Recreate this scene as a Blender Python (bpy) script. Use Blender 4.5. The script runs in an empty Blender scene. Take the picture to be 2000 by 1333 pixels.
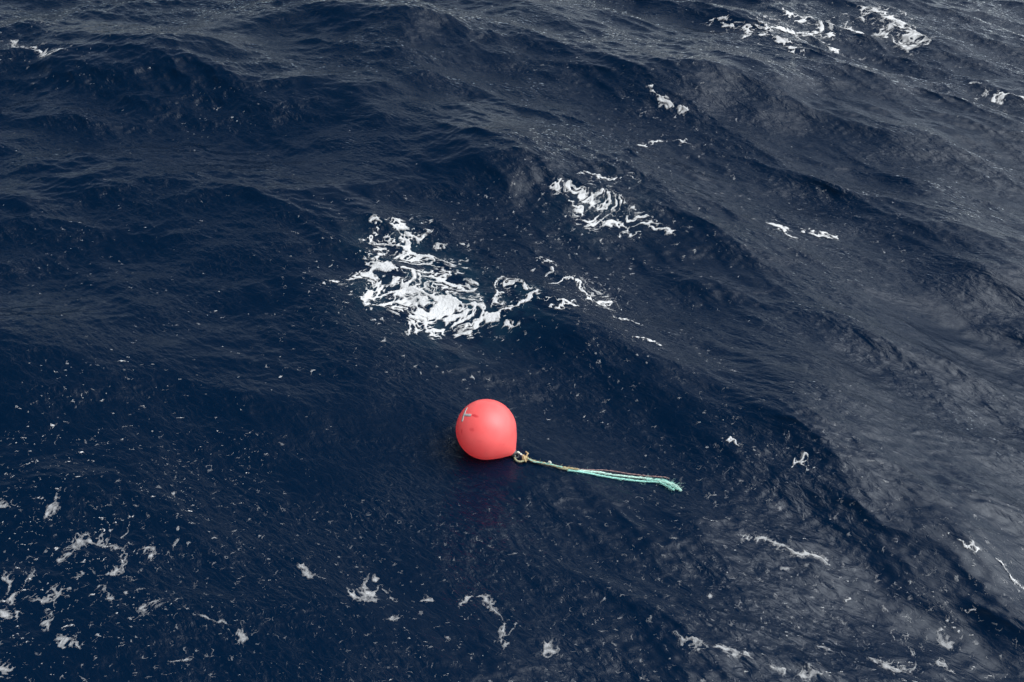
import bpy, math, random
import numpy as np
from mathutils import Vector, Matrix

# ------------------------------------------------------------------ camera
scene = bpy.context.scene
CAM_H, PITCH, FPX = 6.4, math.radians(40.0), 1963.0      # FPX: focal length in photo pixels (2000 wide)
cam_data = bpy.data.cameras.new("camera")
cam_data.sensor_width = 36.0
cam_data.lens = 36.0 * FPX / 2000.0
cam_data.clip_start, cam_data.clip_end = 0.1, 9000.0
cam = bpy.data.objects.new("camera", cam_data)
scene.collection.objects.link(cam)
cam.location = (0, 0, CAM_H)
cam.rotation_euler = (math.pi / 2 - PITCH, 0, 0)
scene.camera = cam

# ------------------------------------------------------------------ world, sun, exposure
SUN_EL, SUN_AZ = math.radians(56), math.radians(92)       # azimuth from +Y towards +X
sun_vec = Vector((math.sin(SUN_AZ) * math.cos(SUN_EL), math.cos(SUN_AZ) * math.cos(SUN_EL), math.sin(SUN_EL)))
world = bpy.data.worlds.new("World")
scene.world = world
world.use_nodes = True
wn, wl = world.node_tree.nodes, world.node_tree.links
wn.clear()


def nd(nodes, typ, **kw):
    n = nodes.new(typ)
    for k, v in kw.items():
        setattr(n, k, v)
    return n


def mth(nodes, links, op, a, b=None, c=None, clamp=False):
    n = nodes.new('ShaderNodeMath')
    n.operation = op
    n.use_clamp = clamp
    for i, v in enumerate((a, b, c)):
        if v is None:
            continue
        if isinstance(v, (int, float)):
            n.inputs[i].default_value = v
        else:
            links.new(v, n.inputs[i])
    return n.outputs[0]


def ramp(nodes, links, fac, stops, interp='LINEAR'):
    n = nodes.new('ShaderNodeValToRGB')
    n.color_ramp.interpolation = interp
    e = n.color_ramp.elements
    while len(e) < len(stops):
        e.new(0.5)
    for i, (p, c) in enumerate(stops):
        e[i].position = p
        e[i].color = c if len(c) == 4 else (*c, 1)
    links.new(fac, n.inputs[0])
    return n.outputs[0]


sky = nd(wn, 'ShaderNodeTexSky', sky_type='NISHITA', sun_disc=False)
sky.sun_elevation, sky.sun_rotation = SUN_EL, SUN_AZ
sky.air_density, sky.dust_density = 1.0, 0.6
bg_sky = nd(wn, 'ShaderNodeBackground')
wl.new(sky.outputs[0], bg_sky.inputs[0])
bg_sky.inputs[1].default_value = 0.05
sky.altitude = 1000
# cloud deck: a grey stratus layer, brighter around the veiled sun
tc = nd(wn, 'ShaderNodeTexCoord')
sep = nd(wn, 'ShaderNodeSeparateXYZ')
wl.new(tc.outputs['Generated'], sep.inputs[0])
zc = mth(wn, wl, 'MAXIMUM', sep.outputs[2], 0.0)
zc = mth(wn, wl, 'ADD', zc, 0.18)
comb = nd(wn, 'ShaderNodeCombineXYZ')
wl.new(mth(wn, wl, 'DIVIDE', sep.outputs[0], zc), comb.inputs[0])
wl.new(mth(wn, wl, 'DIVIDE', sep.outputs[1], zc), comb.inputs[1])
cn = nd(wn, 'ShaderNodeTexNoise')
cn.inputs['Scale'].default_value = 1.6
cn.inputs['Detail'].default_value = 5.0
cn.inputs['Roughness'].default_value = 0.55
wl.new(comb.outputs[0], cn.inputs['Vector'])
cloud_b = ramp(wn, wl, cn.outputs['Fac'], [(0.3, (0.72,) * 3), (0.7, (1.10,) * 3)])
dot = nd(wn, 'ShaderNodeVectorMath', operation='DOT_PRODUCT')
wl.new(tc.outputs['Generated'], dot.inputs[0])
dot.inputs[1].default_value = sun_vec
ang = mth(wn, wl, 'ARCCOSINE', mth(wn, wl, 'MINIMUM', dot.outputs['Value'], 0.9999))
ang = mth(wn, wl, 'DIVIDE', ang, math.radians(28))
glow = mth(wn, wl, 'EXPONENT', mth(wn, wl, 'MULTIPLY', mth(wn, wl, 'MULTIPLY', ang, ang), -1.0))
low = mth(wn, wl, 'POWER', mth(wn, wl, 'SUBTRACT', 1.0, mth(wn, wl, 'ABSOLUTE', sep.outputs[2]), clamp=True), 1.8)
hor = nd(wn, 'ShaderNodeVectorMath', operation='MULTIPLY')
wl.new(tc.outputs['Generated'], hor.inputs[0])
hor.inputs[1].default_value = (1, 1, 0)
hnm = nd(wn, 'ShaderNodeVectorMath', operation='NORMALIZE')
wl.new(hor.outputs[0], hnm.inputs[0])
hdt = nd(wn, 'ShaderNodeVectorMath', operation='DOT_PRODUCT')
wl.new(hnm.outputs[0], hdt.inputs[0])
hdt.inputs[1].default_value = (math.sin(SUN_AZ), math.cos(SUN_AZ), 0)
saz = mth(wn, wl, 'POWER', mth(wn, wl, 'MULTIPLY_ADD', hdt.outputs['Value'], 0.5, 0.5, clamp=True), 1.6)
low = mth(wn, wl, 'MULTIPLY', low, mth(wn, wl, 'MULTIPLY_ADD', saz, 2.5, 0.10))
glow = mth(wn, wl, 'MULTIPLY_ADD', glow, 9.8, mth(wn, wl, 'ADD', low, 0.01))
cstr = mth(wn, wl, 'MULTIPLY', glow, cloud_b)
bg_cl = nd(wn, 'ShaderNodeBackground')
bg_cl.inputs[0].default_value = (0.885, 0.95, 1.0, 1)
wl.new(cstr, bg_cl.inputs[1])
mixw = nd(wn, 'ShaderNodeAddShader')
wl.new(bg_sky.outputs[0], mixw.inputs[0])
wl.new(bg_cl.outputs[0], mixw.inputs[1])
wout = nd(wn, 'ShaderNodeOutputWorld')
wl.new(mixw.outputs[0], wout.inputs[0])

sun_data = bpy.data.lights.new("sun", 'SUN')
sun_data.energy = 0.8
sun_data.angle = math.radians(75)
sun_data.color = (1.0, 0.985, 0.96)
sun = bpy.data.objects.new("sun", sun_data)
scene.collection.objects.link(sun)
sun.rotation_euler = sun_vec.to_track_quat('Z', 'Y').to_euler()

vs = scene.view_settings
vs.view_transform, vs.look, vs.gamma, vs.exposure = 'Standard', 'None', 1.0, 0.0
vs.use_curve_mapping = False
scene.cycles.use_denoising = True
scene.cycles.max_bounces = 12
scene.cycles.diffuse_bounces = 8

# ------------------------------------------------------------------ helpers
random.seed(4)
rng = np.random.default_rng(11)
CP, SP = math.cos(PITCH), math.sin(PITCH)


def ray(px, py):
    a, b = (px - 1000.0) / FPX, (666.5 - py) / FPX
    d = Vector((a, CP + b * SP, -SP + b * CP))
    return d.normalized()


def at(px, py, z=0.0):
    d = ray(px, py)
    t = (z - CAM_H) / d.z
    return np.array((d.x * t, d.y * t))


def fbm_tile(n, L, lam0, lam1, seed, p=1.5):
    """band of isotropic noise on a periodic tile, unit variance"""
    r = np.random.default_rng(seed)
    k = np.fft.fftfreq(n, L / n) * 2 * np.pi
    kx, ky = np.meshgrid(k, k)
    kk = np.hypot(kx, ky)
    kk[0, 0] = 1
    amp = kk ** -p * np.exp(-(kk * lam1 / 6.283) ** 2 * 0.7) * (1 - np.exp(-(kk * lam0 / 6.283) ** 4))
    amp[0, 0] = 0
    h = np.real(np.fft.ifft2(amp * (r.normal(size=(n, n)) + 1j * r.normal(size=(n, n)))))
    return (h / h.std()).astype(np.float32)


def sample(tile, L, x, y):
    n = tile.shape[0]
    u, v = (x / L) * n, (y / L) * n
    i, j = np.floor(u), np.floor(v)
    fu, fv = (u - i).astype(np.float32), (v - j).astype(np.float32)
    i, j = i.astype(np.int64) % n, j.astype(np.int64) % n
    i1, j1 = (i + 1) % n, (j + 1) % n
    a = tile[j, i] * (1 - fu) + tile[j, i1] * fu
    b = tile[j1, i] * (1 - fu) + tile[j1, i1] * fu
    return a * (1 - fv) + b * fv


# ------------------------------------------------------------------ the wave field
NT, LT = 2048, 34.0
WIND = math.atan2(-0.98, -0.20)


def wave_band(lam_hi, lam_lo, slope, seed, spread, wind, p=3.0):
    """directional random waves between two wavelengths: height and choppy shift"""
    r = np.random.default_rng(seed)
    k = np.fft.fftfreq(NT, LT / NT) * 2 * np.pi
    kx, ky = np.meshgrid(k, k)
    kk = np.hypot(kx, ky)
    kk[0, 0] = 1
    k0, k1 = 6.283 / lam_hi, 6.283 / lam_lo
    w = 1 / (1 + np.exp(-(np.log(kk) - np.log(k0)) / 0.10)) / (1 + np.exp((np.log(kk) - np.log(k1)) / 0.10))
    th = np.arctan2(ky, kx) - wind
    D = np.clip(np.cos(th), 0, 1) ** spread + 0.035 * np.abs(np.cos(th * 0.5)) ** 2
    amp = w * kk ** (-p * 0.5 - 0.5) * np.sqrt(D)
    amp[0, 0] = 0
    H = amp * (r.normal(size=(NT, NT)) + 1j * r.normal(size=(NT, NT)))
    sx = np.real(np.fft.ifft2(1j * kx * H))
    sy = np.real(np.fft.ifft2(1j * ky * H))
    s = slope / math.sqrt((sx ** 2 + sy ** 2).mean())
    h = np.real(np.fft.ifft2(H)) * s
    dx = np.real(np.fft.ifft2(1j * kx / kk * H)) * s
    dy = np.real(np.fft.ifft2(1j * ky / kk * H)) * s
    return [a.astype(np.float32) for a in (h, dx, dy)]


BANDS = [
    # tile, chop, modulated by the roughness map
    (wave_band(4.5, 1.3, 0.13, 21, 5, WIND, 3.2), 0.9, 0.0),
    (wave_band(1.3, 0.40, 0.12, 5, 4.0, WIND + 0.12, 3.2), 1.0, 0.35),
    (wave_band(0.40, 0.14, 0.10, 9, 3.0, WIND - 0.15, 3.2), 1.0, 0.6),
    (wave_band(0.14, 0.055, 0.13, 33, 2.2, WIND + 0.1, 3.0), 0.8, 0.8),
]
ROUGH = fbm_tile(512, LT, 6.0, 0.5, 77, 1.7)

# swell crests followed in the photograph: (points in photo pixels, height, front width, back width)
RIDGES = [
    ([(330, 150), (440, 148), (560, 176), (690, 200), (770, 255), (870, 292), (980, 340)], 0.26, 0.75, 1.7),
    ([(980, 340), (1090, 385), (1200, 455), (1310, 500), (1420, 590), (1490, 690), (1545, 830)], 0.17, 0.75, 1.5),
    ([(1545, 850), (1590, 930), (1660, 1000), (1790, 1090)], 0.12, 0.36, 0.8),
    ([(1600, 730), (1720, 850), (1850, 1000), (1910, 1075), (2010, 1130)], 0.10, 0.36, 0.8),
    ([(820, 66), (960, 78), (1080, 100), (1180, 140), (1290, 165), (1400, 175)], 0.26, 0.8, 1.7),
    ([(1400, 170), (1560, 200), (1680, 240), (1780, 330), (1880, 420), (2010, 520)], 0.24, 0.8, 1.6),
    ([(540, 40), (610, 30), (690, 60), (760, 72)], 0.22, 0.6, 1.2),
    ([(-100, 130), (30, 80), (110, 95), (160, 120)], 0.16, 0.7, 1.3),
    ([(1380, 1290), (1400, 1200), (1460, 1120), (1530, 1070)], 0.08, 0.35, 0.9),
    ([(1130, 640), (1230, 700), (1310, 800), (1420, 960), (1500, 1010)], 0.09, 0.45, 0.9),
    ([(-60, 585), (120, 590), (300, 570), (480, 560), (620, 585), (720, 670)], 0.09, 0.6, 1.0),
    ([(560, 380), (700, 400), (820, 410), (900, 440)], 0.08, 0.5, 0.9),
    ([(1500, 40), (1700, 60), (1900, 130), (2050, 190)], 0.20, 0.7, 1.4),
]
RIDGE_W = [(np.array([at(*p) for p in pts]), a, f, b) for pts, a, f, b in RIDGES]


def smooth_line(P, m=7):
    """Catmull-Rom through P"""
    P = np.asarray(P, float)
    Q = np.vstack([2 * P[0] - P[1], P, 2 * P[-1] - P[-2]])
    out = []
    for i in range(1, len(Q) - 2):
        for t in np.linspace(0, 1, m, endpoint=False):
            a, b, c, d = Q[i - 1], Q[i], Q[i + 1], Q[i + 2]
            out.append(0.5 * (2 * b + (c - a) * t + (2 * a - 5 * b + 4 * c - d) * t * t + (3 * b - a - 3 * c + d) * t ** 3))
    out.append(P[-1])
    return np.array(out)


def line_dist(P, x, y):
    """distance to a polyline, side (+ left of travel) and position 0..1 along it"""
    best = np.full(x.shape, 1e9, np.float32)
    side = np.zeros(x.shape, np.float32)
    along = np.zeros(x.shape, np.float32)
    seg = np.hypot(*(P[1:] - P[:-1]).T)
    tot, acc = seg.sum(), 0.0
    for i in range(len(P) - 1):
        a, b = P[i], P[i + 1]
        ex, ey = b - a
        l2 = ex * ex + ey * ey + 1e-12
        t = np.clip(((x - a[0]) * ex + (y - a[1]) * ey) / l2, 0, 1)
        qx, qy = x - a[0] - t * ex, y - a[1] - t * ey
        d = np.sqrt(qx * qx + qy * qy)
        m = d < best
        best = np.where(m, d, best)
        side = np.where(m, np.sign(ex * qy - ey * qx), side)
        along = np.where(m, (acc + t * seg[i]) / tot, along)
        acc += seg[i]
    return best, side, along


# the ridges and the roughness vary slowly: put them on a coarse lattice once
GX0, GX1, GY0, GY1, GS = -14.0, 14.0, 1.0, 24.0, 0.05
gx = np.arange(GX0, GX1 + GS, GS)
gy = np.arange(GY0, GY1 + GS, GS)
GXX, GYY = np.meshgrid(gx, gy)
wob = sample(ROUGH, LT, GXX * 2.3 + 3, GYY * 2.3 + 8)
wob2 = sample(ROUGH, LT, GXX * 2.1 + 13, GYY * 2.1 + 1)
RIDGE_H = np.zeros(GXX.shape, np.float32)
for P, a, f, b in RIDGE_W:
    P = smooth_line(P, 4)
    d, s, t = line_dist(P, GXX + wob * 0.10, GYY + wob2 * 0.10)
    front = s < 0                        # lines run left to right, so the near side is on the right hand
    e = np.where(front, d / f, d / b)
    prof = np.where(front, np.exp(-e ** 1.5 * 1.15), np.exp(-e ** 1.7))
    RIDGE_H += a * prof
RIDGE_H -= 0.12
kx_, ky_ = np.meshgrid(np.fft.rfftfreq(len(gx), GS), np.fft.fftfreq(len(gy), GS))
RIDGE_H = np.fft.irfft2(np.fft.rfft2(RIDGE_H) * np.exp(-2 * (np.pi * 0.14) ** 2 * (kx_ ** 2 + ky_ ** 2)), s=GXX.shape).astype(np.float32)


def lattice(T, x, y):
    u = np.clip((x - GX0) / GS, 0, len(gx) - 1.001)
    v = np.clip((y - GY0) / GS, 0, len(gy) - 1.001)
    i, j = u.astype(np.int64), v.astype(np.int64)
    fu, fv = u - i, v - j
    return ((T[j, i] * (1 - fu) + T[j, i + 1] * fu) * (1 - fv) + (T[j + 1, i] * (1 - fu) + T[j + 1, i + 1] * fu) * fv)


def edge_fade(x, y):
    return np.clip((13.5 - np.abs(x)) / 3, 0, 1) * np.clip((y - 1.0) / 1.0, 0, 1) * np.clip((23.5 - y) / 3.5, 0, 1)


CALM = at(950, 830)


def ocean(x, y, cell=0.0):
    """rest position -> displaced point; cell = local mesh spacing, fine bands die out where it is coarse"""
    x, y = np.asarray(x, float), np.asarray(y, float)
    X, Y = x.copy(), y.copy()
    Z = lattice(RIDGE_H, x, y) * edge_fade(x, y)
    rg = 1.0 + 0.32 * np.clip(sample(ROUGH, LT, x, y), -2.2, 2.2)
    calm = 1 - 0.50 * np.exp(-(((x - CALM[0] + 1.6) / 3.6) ** 2 + ((y - CALM[1] + 0.5) / 2.6) ** 2))
    # the wave trains bend: crests lie across the view on the left and slant towards the viewer on the right
    lump = np.exp(-(((x - 2.9) / 2.2) ** 2 + ((y - 4.9) / 1.8) ** 2))
    for (tiles, chop, mod), lam, bend in zip(BANDS, (1.3, 0.4, 0.14, 0.055), (0.8, 0.6, 0.4, 0.3)):
        tb_ = bend / (1 + np.exp(-np.clip((x + 0.6) / 1.7, -30, 30)))
        yb = y + bend * 1.7 * np.logaddexp(0, np.clip((x + 0.6) / 1.7, -30, 3e3))
        g = (1 - mod + mod * rg) * calm * (1 - 0.18 * tb_ / 0.8) * (1 + (0.40 if mod > 0.5 else 0.25 if mod else 0.0) * np.clip((y - 8) / 4, 0, 1))
        if mod:
            g = g * (1 + 0.45 * lump)
        g = g * np.clip(1.6 - cell / lam * 1.1, 0, 1)
        h = sample(tiles[0], LT, x, yb)
        cy_ = sample(tiles[2], LT, x, yb)
        Z = Z + h * g
        X = X + (sample(tiles[1], LT, x, yb) + tb_ * cy_) * g * chop * 0.85
        Y = Y + cy_ * g * chop * 0.85
    return X, Y, Z


def on_water(px, py):
    """rest position whose displaced point shows at the photo pixel"""
    q = at(px, py)
    for _ in range(9):
        X, Y, Z = ocean(np.array([q[0]]), np.array([q[1]]))
        tgt = at(px, py, float(Z[0]))
        q = q + 0.8 * (tgt - np.array((X[0], Y[0])))
    return q


def water_z(x, y):
    q = np.array((x, y), float)
    for _ in range(6):
        X, Y, Z = ocean(np.array([q[0]]), np.array([q[1]]))
        q = q + 0.8 * (np.array((x, y)) - np.array((X[0], Y[0])))
    return float(Z[0])


# ------------------------------------------------------------------ sea mesh
def axis(lo, hi, step_fn, out, growth=1.22):
    c = [lo]
    while c[-1] < hi:
        c.append(c[-1] + step_fn(c[-1]))
    left, s = [lo], step_fn(lo)
    while left[-1] > -out:
        s *= growth
        left.append(left[-1] - s)
    right, s = [c[-1]], step_fn(c[-1])
    while right[-1] < out:
        s *= growth
        right.append(right[-1] + s)
    return np.array(left[:0:-1] + c + right[1:])


xs = axis(-10.6, 10.6, lambda v: 0.0195, 4000)
ys = axis(3.0, 19.5, lambda v: 0.014 + max(0, v - 4) * 0.0017, 4000)
XX, YY = np.meshgrid(xs, ys)
cx = np.gradient(xs)
cy = np.gradient(ys)
CELL = np.maximum(*np.meshgrid(cx, cy))
dx_, dy_, dz_ = ocean(XX, YY, CELL)
nx, ny = len(xs), len(ys)
co = np.stack([dx_, dy_, dz_], -1).reshape(-1, 3).astype(np.float32)


def grid_mesh(name, co, quads):
    me = bpy.data.meshes.new(name)
    me.vertices.add(len(co))
    me.vertices.foreach_set("co", np.ascontiguousarray(co, np.float32).ravel())
    me.loops.add(quads.size)
    me.loops.foreach_set("vertex_index", np.ascontiguousarray(quads, np.int32).ravel())
    me.polygons.add(len(quads))
    me.polygons.foreach_set("loop_start", np.arange(0, quads.size, 4, dtype=np.int32))
    me.update(calc_edges=True)
    me.shade_smooth()
    return me


idx = np.arange(nx * ny).reshape(ny, nx)
quads = np.stack([idx[:-1, :-1], idx[:-1, 1:], idx[1:, 1:], idx[1:, :-1]], -1).reshape(-1, 4)
sea_me = grid_mesh("sea", co, quads)
sea = bpy.data.objects.new("sea", sea_me)
scene.collection.objects.link(sea)
sea["kind"] = "structure"
sea["label"] = "dark navy choppy open sea with rippled wave crests"


def new_mat(name):
    m = bpy.data.materials.new(name)
    m.use_nodes = True
    m.node_tree.nodes.clear()
    return m, m.node_tree.nodes, m.node_tree.links


wm, n, l = new_mat("sea_water")
g = nd(n, 'ShaderNodeNewGeometry')
# light welling up out of the deep does not follow the facets of the surface, the mirror of the sky does
body = nd(n, 'ShaderNodeBsdfDiffuse')
body.inputs['Color'].default_value = (0.0001, 0.0082, 0.0245, 1)
body.inputs['Normal'].default_value = (0, 0, 1)
aat = nd(n, 'ShaderNodeAttribute', attribute_name="aerated")
l.new(ramp(n, l, aat.outputs['Fac'], [(0.0, (0.0, 0.0054, 0.0172)), (1.0, (0.005, 0.020, 0.034))]), body.inputs['Color'])
upn = nd(n, 'ShaderNodeCombineXYZ')
upn.inputs[2].default_value = 1.0
l.new(upn.outputs[0], body.inputs['Normal'])
gl = nd(n, 'ShaderNodeBsdfGlossy')
gl.inputs['Roughness'].default_value = 0.035
fr = nd(n, 'ShaderNodeFresnel')
fr.inputs['IOR'].default_value = 1.335
mp0 = nd(n, 'ShaderNodeMapping')
mp0.inputs['Rotation'].default_value = (0, 0, 0.62)      # crests along X
l.new(g.outputs['Position'], mp0.inputs['Vector'])
mp = nd(n, 'ShaderNodeMapping')
mp.inputs['Scale'].default_value = (1.0, 2.4, 1.0)
l.new(mp0.outputs[0], mp.inputs['Vector'])
n1 = nd(n, 'ShaderNodeTexNoise')
n1.inputs['Scale'].default_value = 9.0
n1.inputs['Detail'].default_value = 4.0
n1.inputs['Roughness'].default_value = 0.55
n1.inputs['Distortion'].default_value = 1.0
l.new(mp.outputs[0], n1.inputs['Vector'])
nr = nd(n, 'ShaderNodeTexNoise')
nr.inputs['Scale'].default_value = 3.2
nr.inputs['Detail'].default_value = 2.0
nr.inputs['Roughness'].default_value = 0.5
nr.inputs['Distortion'].default_value = 0.6
l.new(mp.outputs[0], nr.inputs['Vector'])
# thin raised threads along the half-level lines of a soft noise
thr = mth(n, l, 'ABSOLUTE', mth(n, l, 'SUBTRACT', nr.outputs['Fac'], 0.5))
thr = mth(n, l, 'SQRT', mth(n, l, 'ADD', mth(n, l, 'MULTIPLY', thr, thr), 0.0006))
hgt = mth(n, l, 'SUBTRACT', n1.outputs['Fac'], mth(n, l, 'MULTIPLY', thr, 1.7))
n2 = nd(n, 'ShaderNodeTexNoise')
n2.inputs['Scale'].default_value = 0.7
n2.inputs['Detail'].default_value = 3.0
l.new(g.outputs['Position'], n2.inputs['Vector'])
amp = ramp(n, l, n2.outputs['Fac'], [(0.36, (0.30,) * 3), (0.64, (1.0,) * 3)])
bp = nd(n, 'ShaderNodeBump')
bp.inputs['Distance'].default_value = 0.028
l.new(hgt, bp.inputs['Height'])
l.new(mth(n, l, 'MULTIPLY', amp, 0.75), bp.inputs['Strength'])
l.new(bp.outputs[0], gl.inputs['Normal'])
l.new(bp.outputs[0], fr.inputs['Normal'])
mxs_ = nd(n, 'ShaderNodeMixShader')
l.new(fr.outputs[0], mxs_.inputs[0])
l.new(body.outputs[0], mxs_.inputs[1])
l.new(gl.outputs[0], mxs_.inputs[2])
out = nd(n, 'ShaderNodeOutputMaterial')
l.new(mxs_.outputs[0], out.inputs[0])
sea_me.materials.append(wm)

# ------------------------------------------------------------------ foam material
fm, n, l = new_mat("sea_foam")
ta = nd(n, 'ShaderNodeAttribute', attribute_name="thick")
g = nd(n, 'ShaderNodeNewGeometry')
fn = nd(n, 'ShaderNodeTexNoise')
fn.inputs['Scale'].default_value = 38.0
fn.inputs['Detail'].default_value = 3.0
l.new(g.outputs['Position'], fn.inputs['Vector'])
vb = nd(n, 'ShaderNodeTexVoronoi')
vb.inputs['Scale'].default_value = 95.0
l.new(g.outputs['Position'], vb.inputs['Vector'])
pb = nd(n, 'ShaderNodeBsdfPrincipled')
pb.inputs['Base Color'].default_value = (0.50, 0.482, 0.465, 1)
pb.inputs['Roughness'].default_value = 0.6
bp = nd(n, 'ShaderNodeBump')
bp.inputs['Strength'].default_value = 0.5
bp.inputs['Distance'].default_value = 0.004
l.new(vb.outputs['Distance'], bp.inputs['Height'])
l.new(bp.outputs[0], pb.inputs['Normal'])
tr = nd(n, 'ShaderNodeBsdfTransparent')
mx = nd(n, 'ShaderNodeMixShader')
a0 = mth(n, l, 'MULTIPLY_ADD', fn.outputs['Fac'], 1.0, -0.5)
a1 = mth(n, l, 'ADD', ta.outputs['Fac'], mth(n, l, 'MULTIPLY', a0, 0.22))
l.new(ramp(n, l, a1, [(0.0, (0.12,) * 3), (0.2, (0.50,) * 3), (0.7, (1, 1, 1))]), mx.inputs[0])
l.new(tr.outputs[0], mx.inputs[1])
l.new(pb.outputs[0], mx.inputs[2])
out = nd(n, 'ShaderNodeOutputMaterial')
l.new(mx.outputs[0], out.inputs[0])

# ------------------------------------------------------------------ foam geometry
NA = fbm_tile(1024, 8.0, 0.9, 0.03, 1, 1.6)       # soft lumps
NB = fbm_tile(1024, 8.0, 0.9, 0.03, 2, 1.6)
NC = fbm_tile(1024, 5.0, 0.22, 0.016, 3, 1.7)     # flecks
ND = fbm_tile(1024, 5.0, 0.22, 0.016, 4, 1.7)
NE = fbm_tile(1024, 2.0, 0.05, 0.006, 5, 1.2)     # froth
NL1 = fbm_tile(1024, 8.0, 0.34, 0.17, 51, 1.8)   # strands
NL2 = fbm_tile(1024, 8.0, 0.15, 0.08, 52, 1.8)
NW1 = fbm_tile(512, 8.0, 0.9, 0.22, 53, 1.8)      # smooth drift of the strands
NW2 = fbm_tile(512, 8.0, 0.9, 0.22, 54, 1.8)
NS = fbm_tile(1024, 5.0, 0.13, 0.05, 55, 1.6)     # frayed edges
NM = fbm_tile(512, 11.0, 1.2, 0.1, 6, 1.6)
JIT = rng.random((256, 256, 2)).astype(np.float32)


def worley(x, y):
    """second minus first distance to jittered points, and first distance"""
    ix, iy = np.floor(x).astype(np.int64), np.floor(y).astype(np.int64)
    f1 = np.full(x.shape, 9, np.float32)
    f2 = np.full(x.shape, 9, np.float32)
    rid = np.zeros(x.shape, np.float32)
    for oy in (-1, 0, 1):
        for ox in (-1, 0, 1):
            j = JIT[(iy + oy) % 256, (ix + ox) % 256]
            d = np.hypot(ix + ox + j[..., 0] - x, iy + oy + j[..., 1] - y).astype(np.float32)
            rid = np.where(d < f1, (j[..., 0] * 7.3 + j[..., 1] * 3.1) % 1.0, rid)
            f2 = np.minimum(f2, np.maximum(f1, d))
            f1 = np.minimum(f1, d)
    return f2 - f1, f1, rid


def foam_object(name, label, x0, x1, y0, y1, s, field, lift=0.004):
    gx = np.arange(x0, x1, s)
    gy = np.arange(y0, y1, s)
    X, Y = np.meshgrid(gx, gy)
    F = field(X, Y).astype(np.float32)
    pos = F > 0
    keep = pos[:-1, :-1] | pos[:-1, 1:] | pos[1:, :-1] | pos[1:, 1:]
    # snap the outer corners onto the zero line
    gyv, gxv = np.gradient(F, s)
    g2 = gxv ** 2 + gyv ** 2 + 1e-6
    st = np.where(pos, 0, -F / g2)
    mxs = 0.75 * s
    sx, sy = np.clip(st * gxv, -mxs, mxs), np.clip(st * gyv, -mxs, mxs)
    idx = np.arange(X.size).reshape(X.shape)
    q = np.stack([idx[:-1, :-1], idx[:-1, 1:], idx[1:, 1:], idx[1:, :-1]], -1)[keep]
    used, inv = np.unique(q, return_inverse=True)
    q = inv.reshape(-1, 4)
    rx, ry = (X + sx).ravel()[used], (Y + sy).ravel()[used]
    ff = np.clip(F.ravel()[used], 0, None)
    px, py, pz = ocean(rx, ry)
    th = np.clip(ff, 0, 1)
    pz = pz + lift + 0.008 * np.sqrt(th) * (0.8 + 0.15 * sample(NE, 2.0, rx, ry)) * (th > 0)
    me = grid_mesh(name, np.stack([px, py, pz], -1), q)
    at_ = me.attributes.new("thick", 'FLOAT', 'POINT')
    at_.data.foreach_set("value", th.astype(np.float32))
    me.materials.append(fm)
    o = bpy.data.objects.new(name, me)
    scene.collection.objects.link(o)
    o["label"], o["category"], o["kind"] = label, "foam", "stuff"
    return o


def wlines(lines):
    return [(smooth_line([on_water(*p) for p in pts], 5), w) for pts, w in lines]


def line_density(L, x, y, warp=0.05):
    wx = x + warp * (sample(NW1, 8.0, x, y) + 0.25 * sample(NS, 5.0, x, y))
    wy = y + warp * (sample(NW2, 8.0, x, y) + 0.25 * sample(NS, 5.0, x + 2, y + 1))
    d = np.full(x.shape, -9, np.float32)
    for P, w in L:
        lo, hi = P.min(0) - w * 6 - 0.3, P.max(0) + w * 6 + 0.3
        m = (x > lo[0]) & (x < hi[0]) & (y > lo[1]) & (y < hi[1])
        if not m.any():
            continue
        dd, _, t = line_dist(P, wx[m], wy[m])
        taper = (0.60 + 0.35 * np.sin(np.clip(t, 0.02, 0.98) * np.pi)) * np.clip(0.85 + 0.6 * sample(NL1, 8.0, x[m] + 1, y[m] + 2), 0.15, 2)
        d[m] = np.maximum(d[m], 1 - dd / (w * taper * 2.0))
    return d


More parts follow.
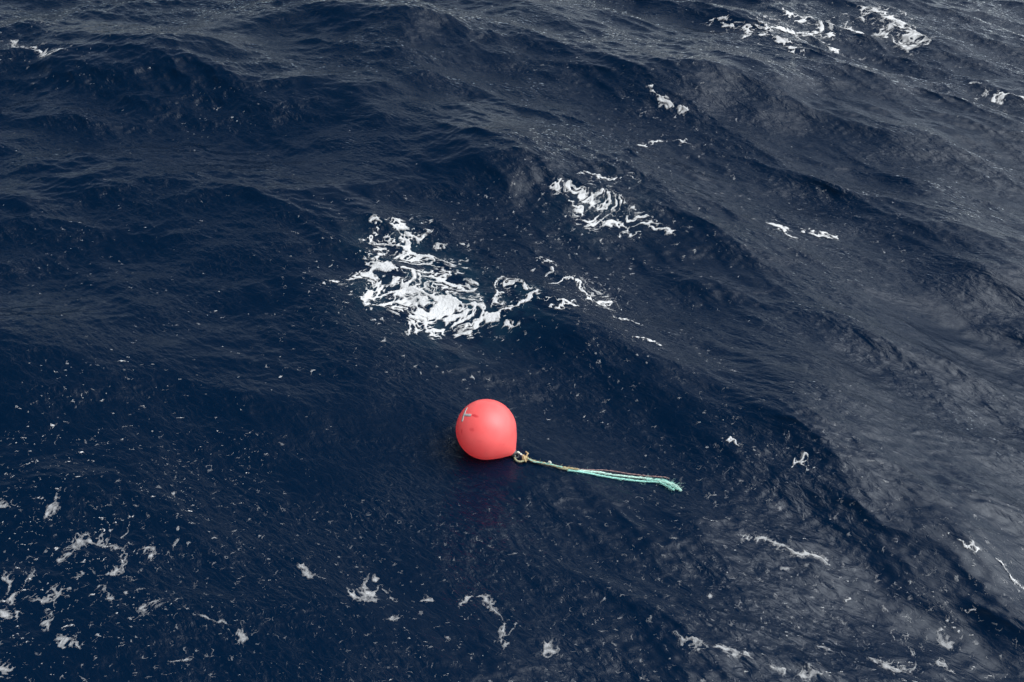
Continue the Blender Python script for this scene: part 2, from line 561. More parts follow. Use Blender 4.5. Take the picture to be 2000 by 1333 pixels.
def lace_patch(name, label, lines, spots, s=0.007, cell=0.22, gain=1.0, flecks=0.0, warp=0.07, pad=0.7, thick=1.3, strand=False):
    """lacy foam: strands round bubbles, dense along the lines, breaking into flecks away from them"""
    L = wlines([(pts, w * (0.72 if strand else 1.0)) for pts, w in lines])
    S = [(on_water(px, py), r, a) for px, py, r, a in spots]
    allp = np.vstack([P for P, _ in L] + [np.array([q]) + o for q, r, a in S for o in (-r, r)])
    (x0, y0), (x1, y1) = allp.min(0) - pad, allp.max(0) + pad

    def field(X, Y):
        wx = X + 0.07 * sample(NW1, 8.0, X, Y) + 0.010 * sample(NS, 5.0, X, Y)
        wy = Y + 0.07 * sample(NW2, 8.0, X, Y) + 0.010 * sample(NS, 5.0, X + 2, Y + 1)
        den = np.clip(line_density(L, X, Y, warp), -2, 1)
        for q, r, a in S:
            rr = np.hypot(wx - q[0], wy - q[1]) / r
            den = np.maximum(den, a - 1.1 * rr * rr)
        k = 0.24 / cell
        n1 = np.abs(sample(NL1, 8.0, wx * k, wy * k * 1.2))
        n2 = np.abs(sample(NL2, 8.0, wx * k, wy * k * 1.1 + 3))
        brk = sample(NS, 5.0, X, Y)
        d0 = np.clip(den * gain + 0.45, 0, 1.45)
        w = 0.66 * d0 ** 1.6
        f = np.maximum(w - n1, 0.45 * w - n2 + 0.10 * (w - 0.35)) + 0.05 * brk
        f = np.minimum(f, d0 * 1.2 - 0.26 + 0.12 * brk + 0.20 * sample(NL1, 8.0, wx + 3, wy + 1))
        if strand:
            f = np.maximum(den * 0.9 - 0.66 + 0.12 * brk, 0.6 * (0.26 * np.clip(den + 0.9, 0, 1.3) ** 2 - np.minimum(n1, n2 + 0.06)) + 0.04 * brk - 0.02)
        if flecks > 0:
            fl = sample(ND, 5.0, X * 1.9, Y * 2.4) * 0.30 - 1.10 + flecks * np.clip(den + 0.9, 0, 1.0) * 0.58
            f = np.maximum(f, fl)
        return f * thick
    return foam_object(name, label, x0, x1, y0, y1, s, field)


lace_patch("foam_patch", "large bright white lacy whitecap foam patch floating beyond the pink buoy",
           [([(772, 440), (785, 470), (815, 500), (850, 525), (880, 550), (895, 580)], 0.13),
            ([(720, 555), (770, 570), (820, 585), (870, 600), (920, 605)], 0.15),
            ([(740, 600), (800, 615), (850, 632), (885, 638)], 0.10),
            ([(890, 570), (880, 610), (930, 610), (965, 622)], 0.12),
            ([(740, 475), (735, 500), (760, 530), (790, 545)], 0.09),
            ([(965, 585), (970, 562), (1000, 555), (1028, 572), (1022, 600), (985, 608)], 0.045),
            ([(1040, 600), (1080, 585), (1115, 590)], 0.025)],
           [(820, 570, 0.42, 0.55), (700, 560, 0.30, 0.25), (1000, 600, 0.35, 0.02)],
           s=0.006, cell=0.24, gain=0.95, flecks=1.1, thick=2.2)
lace_patch("foam_patch", "thin diagonal trail of foam strands right of the large whitecap patch",
           [([(1035, 540), (1070, 545), (1110, 560), (1160, 585), (1235, 605)], 0.02),
            ([(1060, 518), (1085, 515)], 0.03), ([(1240, 655), (1270, 672), (1305, 692)], 0.025),
            ([(1150, 580), (1190, 600), (1240, 640)], 0.02)],
           [(1150, 570, 0.5, 0.02)], s=0.007, cell=0.16, gain=0.9, flecks=0.9, thick=2.0)
lace_patch("foam_patch", "foam streaks in two parallel bands on a wave crest right of centre",
           [([(1065, 352), (1110, 365), (1160, 385), (1210, 410)], 0.05),
            ([(1105, 385), (1150, 415), (1200, 435), (1285, 440)], 0.07),
            ([(1125, 338), (1170, 345), (1240, 365)], 0.035),
            ([(1200, 385), (1240, 400), (1270, 430), (1300, 445)], 0.035)],
           [(1180, 400, 0.6, 0.05)], s=0.008, cell=0.20, gain=0.8, flecks=0.8, thick=2.0)
lace_patch("foam_patch", "broad lacy foam patch near the top edge right of centre",
           [([(1415, 38), (1470, 50), (1530, 60), (1600, 68)], 0.10),
            ([(1545, 28), (1585, 38), (1600, 60), (1625, 75)], 0.09),
            ([(1430, 50), (1490, 72), (1540, 85), (1570, 100)], 0.06),
            ([(1600, 88), (1635, 102)], 0.05)],
           [(1530, 52, 0.9, 0.10)], s=0.011, cell=0.30, gain=0.85, flecks=0.9, thick=2.0)
lace_patch("foam_patch", "bright foam crest at the upper right edge of the frame",
           [([(1685, 25), (1720, 22), (1745, 38), (1760, 58), (1790, 66)], 0.13),
            ([(1715, 62), (1750, 72), (1795, 80)], 0.10),
            ([(1630, 46), (1665, 56), (1700, 68)], 0.04)],
           [(1750, 50, 0.6, 0.15)], s=0.011, cell=0.26, gain=0.95, flecks=0.9, thick=1.2)
lace_patch("foam_streak", "small foam streak on a steep crest in the upper middle right",
           [([(1272, 178), (1282, 192), (1310, 203), (1345, 215)], 0.06)], [], s=0.010, cell=0.2, flecks=0.8)
lace_patch("foam_streak", "thin foam line along the foot of a dark wavelet",
           [([(1248, 284), (1280, 288), (1310, 284), (1342, 279)], 0.035)], [], s=0.010, cell=0.2, flecks=0.6)
lace_patch("foam_streak", "long winding thin foam thread on the lower right water",
           [([(1445, 1045), (1470, 1054), (1500, 1056), (1530, 1072), (1555, 1082), (1590, 1086), (1612, 1100), (1630, 1115)], 0.022),
            ([(1380, 1010), (1395, 1015), (1415, 1020)], 0.014)],
           [], s=0.005, cell=0.12, gain=1.3, flecks=0.4, warp=0.02, thick=1.2, strand=True)
lace_patch("foam_streak", "frothy foam line under a small breaking crest at the right edge",
           [([(1898, 1078), (1920, 1098), (1945, 1112), (1975, 1118)], 0.020)], [], s=0.006, cell=0.06, gain=0.8, flecks=0.5)
lace_patch("foam_streak", "foam dabs on a wave shoulder beside the upper right swell",
           [([(1520, 438), (1535, 452), (1555, 460)], 0.05), ([(1580, 456), (1610, 458), (1650, 452)], 0.035)],
           [], s=0.010, cell=0.2, flecks=0.8)
lace_patch("foam_streak", "little foam fringe where the bright slope meets dark water right of the rope",
           [([(1562, 898), (1575, 908), (1590, 925)], 0.014), ([(1425, 860), (1450, 880)], 0.010)], [], s=0.006, cell=0.1, flecks=0.7)
lace_patch("foam_streak", "foam specks along a crest at the right edge near the top",
           [([(1885, 176), (1915, 178)], 0.03), ([(1940, 190), (1975, 200), (2010, 210)], 0.04)], [], s=0.012, cell=0.2, flecks=0.9)
lace_patch("foam_streak", "sparkling foam crest at the left edge near the top",
           [([(-20, 84), (30, 82), (60, 92), (120, 105)], 0.03)], [], s=0.012, cell=0.15, gain=0.6, flecks=0.9)
lace_patch("foam_streak", "branching foam strands drifting in the lower left corner",
           [([(130, 1090), (165, 1050), (195, 1052), (222, 1060)], 0.040), ([(222, 1060), (238, 1090), (228, 1110), (195, 1128), (175, 1135)], 0.030),
            ([(70, 1122), (60, 1140), (40, 1150)], 0.045), ([(30, 1170), (35, 1150)], 0.03), ([(110, 1150), (115, 1170), (80, 1168)], 0.04),
            ([(115, 1175), (105, 1195)], 0.03), ([(270, 1090), (290, 1085), (300, 1095)], 0.028), ([(0, 1190), (15, 1210)], 0.04),
            ([(0, 1302), (20, 1308), (45, 1300)], 0.045), ([(110, 1262), (120, 1252), (130, 1268)], 0.035), ([(140, 1255), (160, 1265)], 0.018),
            ([(275, 1185), (300, 1175), (290, 1190)], 0.035), ([(150, 1128), (160, 1133)], 0.03), ([(180, 1150), (195, 1148)], 0.028),
            ([(0, 985), (14, 992)], 0.03), ([(20, 1200), (30, 1192), (26, 1212)], 0.025), ([(100, 1240), (92, 1222), (95, 1205), (85, 1190)], 0.016), ([(0, 1120), (20, 1132), (22, 1145)], 0.02), ([(240, 1045), (250, 1030), (255, 1020)], 0.018), ([(205, 1160), (240, 1165)], 0.014), ([(95, 985), (88, 1005)], 0.028), ([(105, 960), (100, 975)], 0.02), ([(325, 962), (350, 968), (370, 972)], 0.018)],
           [], s=0.0055, cell=0.14, gain=1.2, flecks=0.5, warp=0.03, thick=0.8, strand=True)  # thinner, greyer film stands in for darkening towards the frame corner
lace_patch("foam_streak", "curling foam strands at the bottom edge below the buoy",
           [([(683, 1158), (700, 1165), (725, 1163), (745, 1155), (752, 1172)], 0.030), ([(890, 1185), (910, 1170), (935, 1168), (955, 1188), (965, 1192)], 0.022),
            ([(965, 1192), (982, 1215), (985, 1245), (1000, 1252), (1018, 1228)], 0.020), ([(595, 1108), (620, 1118), (640, 1125)], 0.026),
            ([(388, 1206), (410, 1213), (435, 1222)], 0.022), ([(470, 1235), (492, 1242)], 0.028), ([(310, 1292), (345, 1290), (360, 1288)], 0.026),
            ([(1060, 1272), (1085, 1265)], 0.024), ([(770, 1205), (790, 1215)], 0.018), ([(830, 1185), (850, 1180)], 0.018)],
           [], s=0.0055, cell=0.14, gain=1.15, flecks=0.5, warp=0.03, thick=0.8, strand=True)  # low thickness greys these strands, imitating light falloff at the frame's bottom
lace_patch("foam_streak", "flat foam shreds along the bottom right edge",
           [([(1335, 1252), (1355, 1248), (1375, 1256)], 0.035), ([(1395, 1265), (1420, 1272), (1410, 1280)], 0.035), ([(1445, 1270), (1455, 1280)], 0.028),
            ([(1505, 1300), (1530, 1305)], 0.03), ([(1585, 1322), (1612, 1318)], 0.055), ([(1620, 1280), (1650, 1292)], 0.03),
            ([(1705, 1278), (1720, 1290), (1755, 1305)], 0.03), ([(1775, 1285), (1778, 1300)], 0.035), ([(1850, 1252), (1855, 1258)], 0.03),
            ([(1830, 1300), (1845, 1304)], 0.03), ([(1860, 1310), (1870, 1318)], 0.03)],
           [], s=0.0055, cell=0.14, gain=1.15, flecks=0.5, warp=0.03, thick=0.9, strand=True)  # film kept thin and grey to imitate the darker lower frame edge

# pale aerated water under and round the whitecap
AER = np.zeros(GXX.shape, np.float32)
for (px_, py_, r_, a_) in [(820, 560, 0.55, 1.0), (770, 490, 0.45, 0.6), (900, 600, 0.5, 0.9), (1010, 590, 0.4, 0.6), (740, 570, 0.4, 0.5), (1170, 400, 0.5, 0.35)]:
    q = on_water(px_, py_)
    AER = np.maximum(AER, a_ * np.exp(-((GXX - q[0]) ** 2 + (GYY - q[1]) ** 2) / (r_ * r_))).astype(np.float32)
aer_v = lattice(AER, XX, YY) * np.clip(0.6 + 0.5 * sample(NA, 8.0, XX, YY), 0, 1.5)
aer_a = sea_me.attributes.new("aerated", 'FLOAT', 'POINT')
aer_a.data.foreach_set("value", aer_v.ravel().astype(np.float32))

# loose flecks over the whole surface, thicker where the photograph shows them gathering
FLECK_SPOTS = [(x, y, r, a) for x, y, r, a in [
    (60, 1150, 1.4, 1.25), (220, 1080, 0.9, 1.0), (80, 980, 0.9, 1.1), (200, 800, 1.1, 1.1), (100, 860, 0.9, 1.0), (420, 880, 1.1, 0.85),
    (300, 950, 0.9, 0.9), (600, 1130, 0.7, 0.8), (430, 1220, 0.6, 0.8), (700, 1250, 0.8, 0.7), (900, 1250, 0.8, 0.65), (350, 640, 0.9, 0.7),
    (180, 480, 0.9, 0.95), (600, 620, 0.5, 0.5), (680, 560, 0.6, 1.1), (800, 470, 0.7, 0.8), (1050, 590, 0.7, 0.9), (1100, 830, 0.6, 0.6),
    (1300, 690, 0.6, 0.4), (1450, 870, 0.8, 0.7), (1320, 1030, 0.5, 0.5), (1540, 1260, 1.1, 1.0), (1750, 1280, 1.1, 1.0), (1250, 1270, 0.8, 0.35),
    (420, 245, 0.9, 0.8), (230, 200, 0.9, 0.4), (480, 310, 0.7, 0.5), (640, 370, 0.8, 0.5), (60, 290, 0.8, 0.5), (110, 400, 0.9, 0.5),
    (1130, 115, 1.1, 0.8), (1190, 30, 1.4, 0.7), (900, 10, 1.2, 0.6), (1340, 220, 1.0, 0.6), (1280, 300, 0.7, 0.5), (1120, 340, 0.7, 0.6),
    (1520, 70, 1.4, 0.6), (1760, 60, 1.2, 0.5), (1950, 190, 1.2, 0.7), (1620, 450, 0.8, 0.6), (1600, 310, 0.7, 0.4), (1700, 900, 0.6, 0.3),
    (1500, 620, 0.8, 0.35), (1180, 590, 0.8, 0.6), (590, 1000, 0.7, 0.3), (830, 1170, 0.9, 0.4), (50, 700, 0.7, 0.3), (970, 940, 0.4, 0.35),
    (1050, 980, 0.6, 0.3), (1680, 1130, 0.6, 0.4), (500, 500, 0.7, 0.3), (1400, 760, 0.6, 0.3), (640, 180, 0.9, 0.4), (300, 90, 1.0, 0.2)]]


def fleck_field(X, Y):
    den = lattice(FDEN, X, Y)
    trail = np.exp(-(sample(NM, 11.0, X * 1.1 + 0.05 * sample(NA, 8.0, X, Y), Y * 1.8) / 0.20) ** 2)
    trail = np.maximum(trail, 0.8 * np.exp(-(sample(NM, 11.0, X * 1.9 + 5, Y * 2.9 + 2) / 0.15) ** 2))
    den = den * (0.02 + 1.7 * trail ** 1.8)
    wx = X + 0.010 * sample(NE, 2.0, X, Y)
    f = sample(NC, 5.0, wx * 1.25 + 1.7, Y * 1.6 + 0.4) * 0.30 - 0.05
    f2 = sample(ND, 5.0, wx * 3.3, Y * 3.7) * 0.30
    f = np.maximum(f, f2)
    return (f - 1.112 + 0.50 * den ** 0.75) * 1.9


FS = [(on_water(x, y), r, a) for x, y, r, a in FLECK_SPOTS]
FDEN = np.full(GXX.shape, 0.05, np.float32)
for q, r, a in FS:
    FDEN = np.maximum(FDEN, a * np.exp(-((GXX - q[0]) ** 2 + (GYY - q[1]) ** 2) / (r * r) * 0.9)).astype(np.float32)
for (ya, yb, s) in ((3.3, 6.6, 0.0055), ):
    foam_object("foam_fleck", "scattered small pale foam flecks drifting on the near water", -5.8, 5.8, ya, yb, s, fleck_field)
foam_object("foam_fleck", "scattered tiny foam flecks dotting the farther waves", -10, 10, 6.6, 18.5, 0.010, fleck_field)

# ------------------------------------------------------------------ buoy
BR = 0.27
bq = ray(949.5, 839.0)
depth = BR * FPX / 59.0 * 1.0
zw = -0.1
bc = None
for _ in range(12):                                        # float it: centre a little under one radius above the water
    t = (zw + BR * 0.80 - CAM_H) / bq.z
    bc = Vector((0, 0, CAM_H)) + bq * t
    zw = water_z(bc.x, bc.y)
BR = (bc - Vector((0, 0, CAM_H))).length * 59.0 / FPX * 1.0
eye_dir = Vector((56, -27, -41)).normalized()              # right, towards the viewer, down


def mesh_obj(name, verts, faces, mat, parent=None, smooth=True):
    me = bpy.data.meshes.new(name)
    me.from_pydata([tuple(v) for v in verts], [], faces)
    me.update()
    if smooth:
        me.shade_smooth()
    me.materials.append(mat)
    o = bpy.data.objects.new(name, me)
    scene.collection.objects.link(o)
    if parent:
        o.parent = parent
    return o


def lathe(profile, M, seg=64):
    """profile: (radius, height) along +Z of M"""
    V, F = [], []
    for r, h in profile:
        for k in range(seg):
            a = 2 * math.pi * k / seg
            V.append(M @ Vector((r * math.cos(a), r * math.sin(a), h)))
    for i in range(len(profile) - 1):
        for k in range(seg):
            k2 = (k + 1) % seg
            F.append((i * seg + k, i * seg + k2, (i + 1) * seg + k2, (i + 1) * seg + k))
    return V, F


class Tubes:
    def __init__(self):
        self.V, self.F = [], []

    def add(self, P, r, sides=6, taper=False):
        P = [Vector(p) for p in P]
        m = len(P)
        base = len(self.V)
        up = Vector((0, 0, 1))
        for i, p in enumerate(P):
            t = (P[min(i + 1, m - 1)] - P[max(i - 1, 0)]).normalized()
            a = t.cross(up)
            a = a.normalized() if a.length > 1e-4 else Vector((1, 0, 0))
            b = a.cross(t)
            rr = r[i] if hasattr(r, '__len__') else r
            if taper:
                rr *= max(0.15, 1 - i / (m - 1))
            for k in range(sides):
                an = 2 * math.pi * k / sides
                self.V.append(p + (a * math.cos(an) + b * math.sin(an)) * rr)
        for i in range(m - 1):
            for k in range(sides):
                k2 = (k + 1) % sides
                self.F.append((base + i * sides + k, base + i * sides + k2, base + (i + 1) * sides + k2, base + (i + 1) * sides + k))
        self.F.append(tuple(base + k for k in reversed(range(sides))))
        self.F.append(tuple(base + (m - 1) * sides + k for k in range(sides)))

    def obj(self, name, mat, parent):
        o = mesh_obj(name, self.V, self.F, mat, parent)
        return o


# materials
def simple_mat(name, col, rough, var=0.25, scale=60, spec=0.5, bump=0.3):
    m, n, l = new_mat(name)
    g = nd(n, 'ShaderNodeNewGeometry')
    no = nd(n, 'ShaderNodeTexNoise')
    no.inputs['Scale'].default_value = scale
    no.inputs['Detail'].default_value = 4
    l.new(g.outputs['Position'], no.inputs['Vector'])
    c = ramp(n, l, no.outputs['Fac'], [(0.3, tuple(v * (1 - var) for v in col)), (0.7, tuple(min(1, v * (1 + var)) for v in col))])
    p = nd(n, 'ShaderNodeBsdfPrincipled')
    l.new(c, p.inputs['Base Color'])
    p.inputs['Roughness'].default_value = rough
    p.inputs['Specular IOR Level'].default_value = spec
    b = nd(n, 'ShaderNodeBump')
    b.inputs['Strength'].default_value = bump
    b.inputs['Distance'].default_value = 0.004
    l.new(no.outputs['Fac'], b.inputs['Height'])
    l.new(b.outputs[0], p.inputs['Normal'])
    o = nd(n, 'ShaderNodeOutputMaterial')
    l.new(p.outputs[0], o.inputs[0])
    return m


def on_ball(px, py):
    """direction from the buoy's centre to the point of the ball seen at a photo pixel"""
    o, d = Vector((0, 0, CAM_H)) - bc, ray(px, py)
    b = o.dot(d)
    disc = b * b - (o.dot(o) - BR * BR)
    if disc < 0:
        p = o - d * b
    else:
        p = o + d * (-b - math.sqrt(disc))
    return p.normalized()


buoy = bpy.data.objects.new("mooring_buoy", None)
scene.collection.objects.link(buoy)
buoy.location = (bc.x, bc.y, zw)
buoy["label"] = "round coral pink inflatable mooring buoy floating on the dark sea"
buoy["category"] = "buoy"
off = Vector((bc.x, bc.y, zw))
ctr = bc - off                                             # ball centre in the buoy's own space

bm_, n, l = new_mat("coral_vinyl")
tcn = nd(n, 'ShaderNodeTexCoord')
p = nd(n, 'ShaderNodeBsdfPrincipled')
no = nd(n, 'ShaderNodeTexNoise')
no.inputs['Scale'].default_value = 9
no.inputs['Detail'].default_value = 6
l.new(tcn.outputs['Object'], no.inputs['Vector'])
base = ramp(n, l, no.outputs['Fac'], [(0.3, (0.94, 0.15, 0.14)), (0.7, (0.97, 0.18, 0.165))])
nf = nd(n, 'ShaderNodeTexNoise')
nf.inputs['Scale'].default_value = 45
nf.inputs['Detail'].default_value = 3
l.new(tcn.outputs['Object'], nf.inputs['Vector'])
cur = base
# scuffs: (pixel, size along, size across, direction pixel)
for (ax, ay), (bx, by), wd, st in [((921, 811), (934, 815), 0.014, 0.8), ((902, 838), (902, 849), 0.010, 0.9), ((917, 838), (926, 841), 0.018, 0.5),
                                   ((952, 784), (960, 785), 0.010, 0.4), ((935, 862), (985, 868), 0.02, 0.25)]:
    A, B = on_ball(ax, ay) * BR + ctr, on_ball(bx, by) * BR + ctr
    ln = (B - A).length
    u = (B - A).normalized()
    sub = nd(n, 'ShaderNodeVectorMath', operation='SUBTRACT')
    l.new(tcn.outputs['Object'], sub.inputs[0])
    sub.inputs[1].default_value = (A + B) / 2
    dt = nd(n, 'ShaderNodeVectorMath', operation='DOT_PRODUCT')
    l.new(sub.outputs[0], dt.inputs[0])
    dt.inputs[1].default_value = u
    le = nd(n, 'ShaderNodeVectorMath', operation='LENGTH')
    l.new(sub.outputs[0], le.inputs[0])
    a2 = mth(n, l, 'POWER', dt.outputs['Value'], 2.0)
    r2 = mth(n, l, 'SUBTRACT', mth(n, l, 'POWER', le.outputs['Value'], 2.0), a2)
    q = mth(n, l, 'ADD', mth(n, l, 'MULTIPLY', a2, 1 / (ln * 0.6) ** 2), mth(n, l, 'MULTIPLY', r2, 1 / wd ** 2))
    q = mth(n, l, 'ADD', q, mth(n, l, 'MULTIPLY_ADD', nf.outputs['Fac'], 1.6, -0.8))
    k = mth(n, l, 'MULTIPLY', mth(n, l, 'SUBTRACT', 1.2, q, clamp=True), st)
    mxc = nd(n, 'ShaderNodeMix', data_type='RGBA')
    l.new(k, mxc.inputs[0])
    l.new(cur, mxc.inputs[6])
    mxc.inputs[7].default_value = (0.52, 0.03, 0.045, 1)
    cur = mxc.outputs[2]
l.new(cur, p.inputs['Base Color'])
l.new(ramp(n, l, nf.outputs['Fac'], [(0.3, (0.30,) * 3), (0.7, (0.40,) * 3)]), p.inputs['Roughness'])
bb = nd(n, 'ShaderNodeBump')
bb.inputs['Strength'].default_value = 0.12
bb.inputs['Distance'].default_value = 0.01
l.new(no.outputs['Fac'], bb.inputs['Height'])
l.new(bb.outputs[0], p.inputs['Normal'])
# thin inflated skin: daylight passes through it and makes the whole ball glow
tl = nd(n, 'ShaderNodeBsdfTranslucent')
tl.inputs['Color'].default_value = (1.0, 0.16, 0.16, 1)
mxb = nd(n, 'ShaderNodeMixShader')
mxb.inputs[0].default_value = 0.36
l.new(p.outputs[0], mxb.inputs[1])
l.new(tl.outputs[0], mxb.inputs[2])
o = nd(n, 'ShaderNodeOutputMaterial')
l.new(mxb.outputs[0], o.inputs[0])

# teardrop: ball, then a blunt cone to the neck
half = math.radians(50)
th0 = math.pi / 2 - half                                   # angle from the tip axis where the cone leaves the ball
apex = 1.0 / math.sin(half)
prof = []
for i in range(41):
    a = math.pi - (math.pi - th0) * i / 40
    prof.append((max(1e-4, math.sin(a)), math.cos(a)))
h0 = math.cos(th0)
for i in range(1, 13):
    h = h0 + (1.20 - h0) * i / 12
    r = (apex - h) * math.tan(half)
    u = i / 12
    prof.append((r * (1 - 0.12 * u * u) + 0.03 * math.sin(u * math.pi), h))
prof.append((prof[-1][0] * 0.75, 1.235))
prof.append((1e-4, 1.24))
prof = [(r * BR, h * BR) for r, h in prof]
M = Matrix.Translation(ctr) @ eye_dir.to_track_quat('Z', 'Y').to_matrix().to_4x4()
V, F = lathe(prof, M, 72)
mesh_obj("float_body", V, F, bm_, buoy)

dark_mat = simple_mat("black_plastic_eye", (0.035, 0.035, 0.036), 0.45, 0.4, 80)
tape_mat = simple_mat("weathered_tape", (0.40, 0.38, 0.35), 0.7, 0.25, 90)
pale_mat = simple_mat("pale_rope", (0.62, 0.62, 0.52), 0.8, 0.3, 120)
tan_mat = simple_mat("tan_rope", (0.36, 0.26, 0.13), 0.9, 0.45, 140)
olive_mat = simple_mat("weedy_rope", (0.30, 0.29, 0.17), 0.9, 0.45, 140)
teal_mat = simple_mat("turquoise_rope", (0.27, 0.53, 0.44), 0.85, 0.35, 120)
teal2_mat = simple_mat("faded_turquoise_rope", (0.42, 0.58, 0.49), 0.85, 0.4, 120)
pink_mat = simple_mat("dull_pink_twine", (0.30, 0.17, 0.15), 0.9, 0.3, 120)

# neck collar with a moulded rope eye
V, F = lathe([(0.118 * BR, 1.17 * BR), (0.135 * BR, 1.205 * BR), (0.125 * BR, 1.255 * BR), (0.075 * BR, 1.29 * BR), (0.002, 1.295 * BR)], M, 28)
mesh_obj("neck_collar", V, F, dark_mat, buoy)
tb = Tubes()
ring = []
side = eye_dir.cross(Vector((0, 0, 1))).normalized()
for i in range(25):
    a = 2 * math.pi * i / 24
    ring.append(ctr + eye_dir * BR * (1.33 + 0.085 * math.cos(a)) + side * BR * 0.085 * math.sin(a))
tb.add(ring, 0.026 * BR, 8)
tb.obj("rope_eye", dark_mat, buoy)


def tape(points, width):
    """a strip of tape following the ball through photo pixels"""
    P = [on_ball(*q) for q in points]
    N = 10
    V, F = [], []
    rj = random.Random(len(points) + int(points[0][0]))
    for i in range(N + 1):
        f = i / N * (len(P) - 1)
        j = min(int(f), len(P) - 2)
        d = P[j].lerp(P[j + 1], f - j).normalized()
        t = (P[j + 1] - P[j]).normalized()
        s = d.cross(t).normalized()
        w0, w1 = width * (1 + rj.uniform(-.12, .12)), width * (1 + rj.uniform(-.12, .12))
        for k, u in enumerate((-w0, -w0 / 3, w1 / 3, w1)):
            V.append(ctr + (d * BR + s * u).normalized() * (BR + 0.0022))
        V.append(ctr + (d * BR - s * w0).normalized() * (BR - 0.001))
        V.append(ctr + (d * BR + s * w1).normalized() * (BR - 0.001))
    for i in range(N):
        a, b = i * 6, i * 6 + 6
        for q0, q1 in ((4, 0), (0, 1), (1, 2), (2, 3), (3, 5)):
            F.append((a + q0, a + q1, b + q1, b + q0))
    return V, F


for pts, w in (([(912, 797), (908, 806), (904.5, 816), (902.5, 824)], 0.0105), ([(907.5, 810.5), (913, 811.2), (920.5, 811.8)], 0.0115)):
    V, F = tape(pts, w)
    mesh_obj("tape_strip", V, F, tape_mat, buoy)

# ------------------------------------------------------------------ rope
rope = bpy.data.objects.new("mooring_rope", None)
scene.collection.objects.link(rope)
knot_q = on_water(1025, 897)
rope_o = Vector((knot_q[0], knot_q[1], 0))
rope.location = rope_o
rope["label"] = "frayed turquoise and tan rope trailing on the water from the pink buoy"
rope["category"] = "rope"


def float_pts(px, lift=0.012, m=10):
    """points on the water through photo pixels, resampled evenly"""
    Q = smooth_line([on_water(*p) for p in px], m)
    X, Y, Z = ocean(Q[:, 0], Q[:, 1])
    P = np.stack([X, Y, Z + lift], -1)
    k = np.ones(9) / 9
    zp = np.pad(P[:, 2], 4, mode='edge')
    P[:, 2] = np.maximum(np.convolve(zp, k, 'valid'), P[:, 2] - 0.004)
    seg = np.r_[0, np.cumsum(np.linalg.norm(np.diff(P, axis=0), axis=1))]
    s = np.arange(0, seg[-1], 0.006)
    return np.stack([np.interp(s, seg, P[:, i]) for i in range(3)], -1)


def twisted(name, P, rad, mat, strands=3, pitch=0.055, loose=0.0, seed=0, fuzz=0, fuzz_len=0.03, mats=None):
    rj = np.random.default_rng(seed)
    P = np.asarray(P) - np.array(rope_o)
    m = len(P)
    T = np.gradient(P, axis=0)
    T /= np.linalg.norm(T, axis=1)[:, None]
    S = np.cross(T, (0, 0, 1.0))
    S /= np.linalg.norm(S, axis=1)[:, None]
    U = np.cross(S, T)
    sl = np.arange(m) * 0.006
    rn = np.convolve(rj.normal(size=m + 30), np.ones(31) / 31, 'valid') * 5
    tb = Tubes()
    for k in range(strands):
        ph = sl / pitch * 2 * math.pi + 2 * math.pi * k / strands + rn * 0.5
        rr = rad * 0.56 * (1 + loose * np.clip(np.convolve(rj.normal(size=m + 24), np.ones(25) / 25, 'valid') * 5, -0.8, 2.5))
        C = P + S * (np.cos(ph) * rr)[:, None] + U * (np.sin(ph) * rr * 0.8)[:, None]
        tb.add(C, rad * 0.52, 6)
    for _ in range(fuzz):
        i = int(rj.integers(0, m))
        b = P[i] + S[i] * rj.normal() * rad * 0.8 + U[i] * rad * 0.5
        d = T[i] * rj.uniform(-1, 1.3) + S[i] * rj.normal() * 0.55 + U[i] * rj.uniform(-0.1, 0.4)
        ln = fuzz_len * rj.uniform(0.3, 1.2)
        c = S[i] * rj.normal() * 0.4
        tb.add([b, b + d * ln * 0.5, b + d * ln + c * ln * 0.5], 0.0011, 3, True)
    return tb.obj(name, mat, rope)


# loop through the buoy's eye: a pale leg above, a tan leg below
eye_w = off + ctr + eye_dir * BR * 1.375
kz = water_z(*knot_q) + 0.03
knot = Vector((*at(1025, 896, kz), kz))


def lift_pts(px_list, z0, z1):
    out_ = []
    for i, (a, b) in enumerate(px_list):
        z = z0 + (z1 - z0) * i / (len(px_list) - 1)
        out_.append((*at(a, b, z), z))
    return out_


def dense(P, step=0.006):
    Q = smooth_line(P, 14)
    seg = np.r_[0, np.cumsum(np.linalg.norm(np.diff(Q, axis=0), axis=1))]
    s = np.arange(0, seg[-1], step)
    return np.stack([np.interp(s, seg, Q[:, i]) for i in range(3)], -1)


ez = eye_w.z
twisted("pale_leg", dense(lift_pts([(1006.5, 887), (1010, 883), (1016, 886.5), (1022, 892), (1026, 896)], ez + 0.02, kz)), 0.009, pale_mat, 2, 0.05, seed=1)
twisted("tan_leg", dense(lift_pts([(1006, 889), (1005, 894), (1009, 900), (1016, 902), (1024, 900)], ez - 0.005, kz)), 0.009, olive_mat, 3, 0.05, seed=2, fuzz=14)
# knot: three turns round the rope
tb = Tubes()
ax = Vector((0.93, -0.36, 0)).normalized()
sd = Vector((-ax.y, ax.x, 0))
pts = []
for i in range(75):
    a = i / 74 * 2 * math.pi * 3
    rr = 0.019 + 0.004 * math.sin(a * 1.7)
    pts.append(knot - rope_o + ax * (i / 74 - 0.5) * 0.038 + sd * math.cos(a) * rr * 1.15 + Vector((0, 0, 1)) * math.sin(a) * rr)
tb.add(pts, 0.008, 7)
tb.add([knot - rope_o + sd * 0.02 + ax * 0.0, knot - rope_o + sd * 0.05 + ax * 0.01 + Vector((0, 0, .02)), knot - rope_o + sd * 0.062 - ax * 0.015 + Vector((0, 0, .02))], 0.009, 6)
tb.obj("knot", tan_mat, rope)

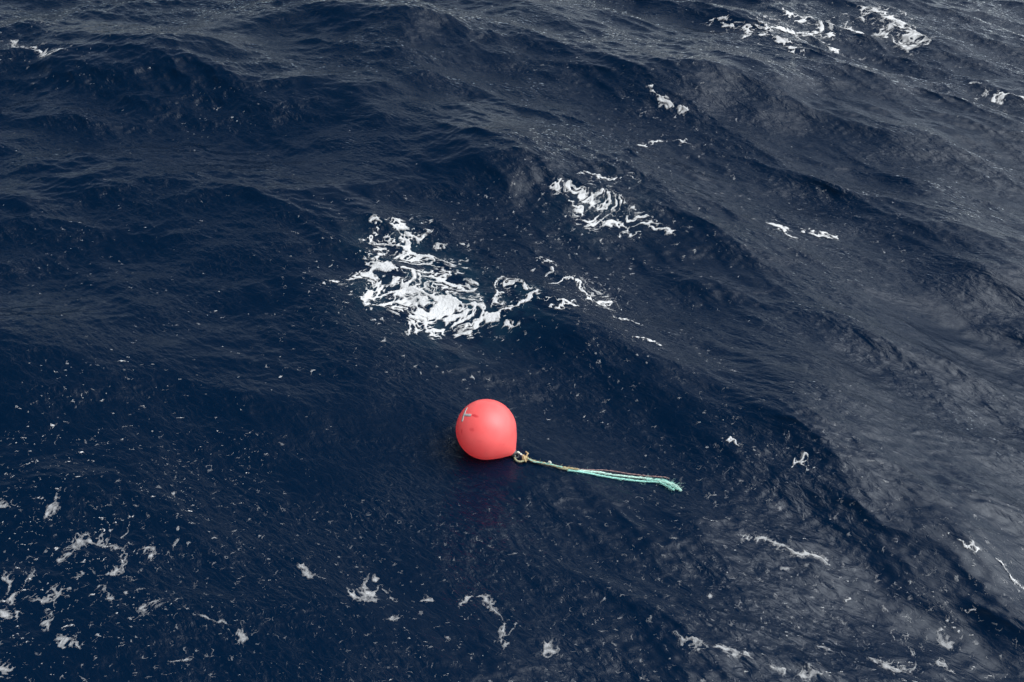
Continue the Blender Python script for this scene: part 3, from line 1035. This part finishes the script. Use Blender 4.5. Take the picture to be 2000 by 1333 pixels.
lead = [(1025, 897), (1043, 904), (1058, 908), (1074, 911), (1092, 916), (1110, 920)]
twisted("lead_line", float_pts(lead, 0.02), 0.0100, olive_mat, 3, 0.07, 0.35, 3, fuzz=60)
twisted("lead_line", float_pts([(1028, 899), (1044, 906), (1062, 909), (1080, 913), (1105, 918), (1130, 921)], 0.024), 0.008, tan_mat, 2, 0.06, 0.5, 4, fuzz=50)
twisted("green_thread", float_pts([(1030, 900), (1042, 906.5), (1052, 908), (1075, 912), (1100, 918)], 0.03), 0.005, teal_mat, 2, 0.08, 0.8, 14, fuzz=12)
upper = [(1106, 917), (1132, 920.5), (1170, 925), (1199, 930), (1246, 935), (1275, 939), (1299, 943), (1318, 949), (1330, 960)]
lower = [(1108, 920), (1141, 924.5), (1163, 928.5), (1190, 933.5), (1223, 938.5), (1256, 942), (1284, 943.5), (1299, 950), (1313, 959)]
mid = [(1262, 939), (1280, 940), (1305, 947), (1320, 957), (1331, 960)]
twisted("turquoise_strand", float_pts(upper, 0.010), 0.0095, teal2_mat, 3, 0.075, 0.45, 5, fuzz=110, fuzz_len=0.05)
twisted("turquoise_strand", float_pts(lower, 0.008), 0.0092, teal_mat, 3, 0.07, 0.45, 6, fuzz=110, fuzz_len=0.05)
twisted("turquoise_strand", float_pts(mid, 0.012), 0.0080, teal_mat, 2, 0.08, 0.8, 7, fuzz=60, fuzz_len=0.05)
for k, (a, b, c, d) in enumerate([((1282, 938), (1300, 941), (1317, 948), (1327, 957)), ((1284, 942), (1303, 946), (1318, 953), (1329, 959)),
                                  ((1286, 944), (1301, 951), (1309, 956), (1317, 960))]):
    twisted("frayed_end", float_pts([a, b, c, d], 0.010 + 0.003 * k), 0.0065, teal2_mat if k % 2 else teal_mat, 3, 0.06, 0.9, 30 + k, fuzz=40, fuzz_len=0.05)
twisted("stray_twine", float_pts([(1120, 919), (1160, 921.5), (1185, 922), (1227, 928.5), (1265, 933), (1295, 935), (1307, 938)], 0.02), 0.0042, pink_mat, 2, 0.09, 0.2, 8)
twisted("white_tuft", float_pts([(1071, 908), (1074, 909), (1076, 912)], 0.04), 0.010, pale_mat, 2, 0.05, 0.3, 9, fuzz=10)
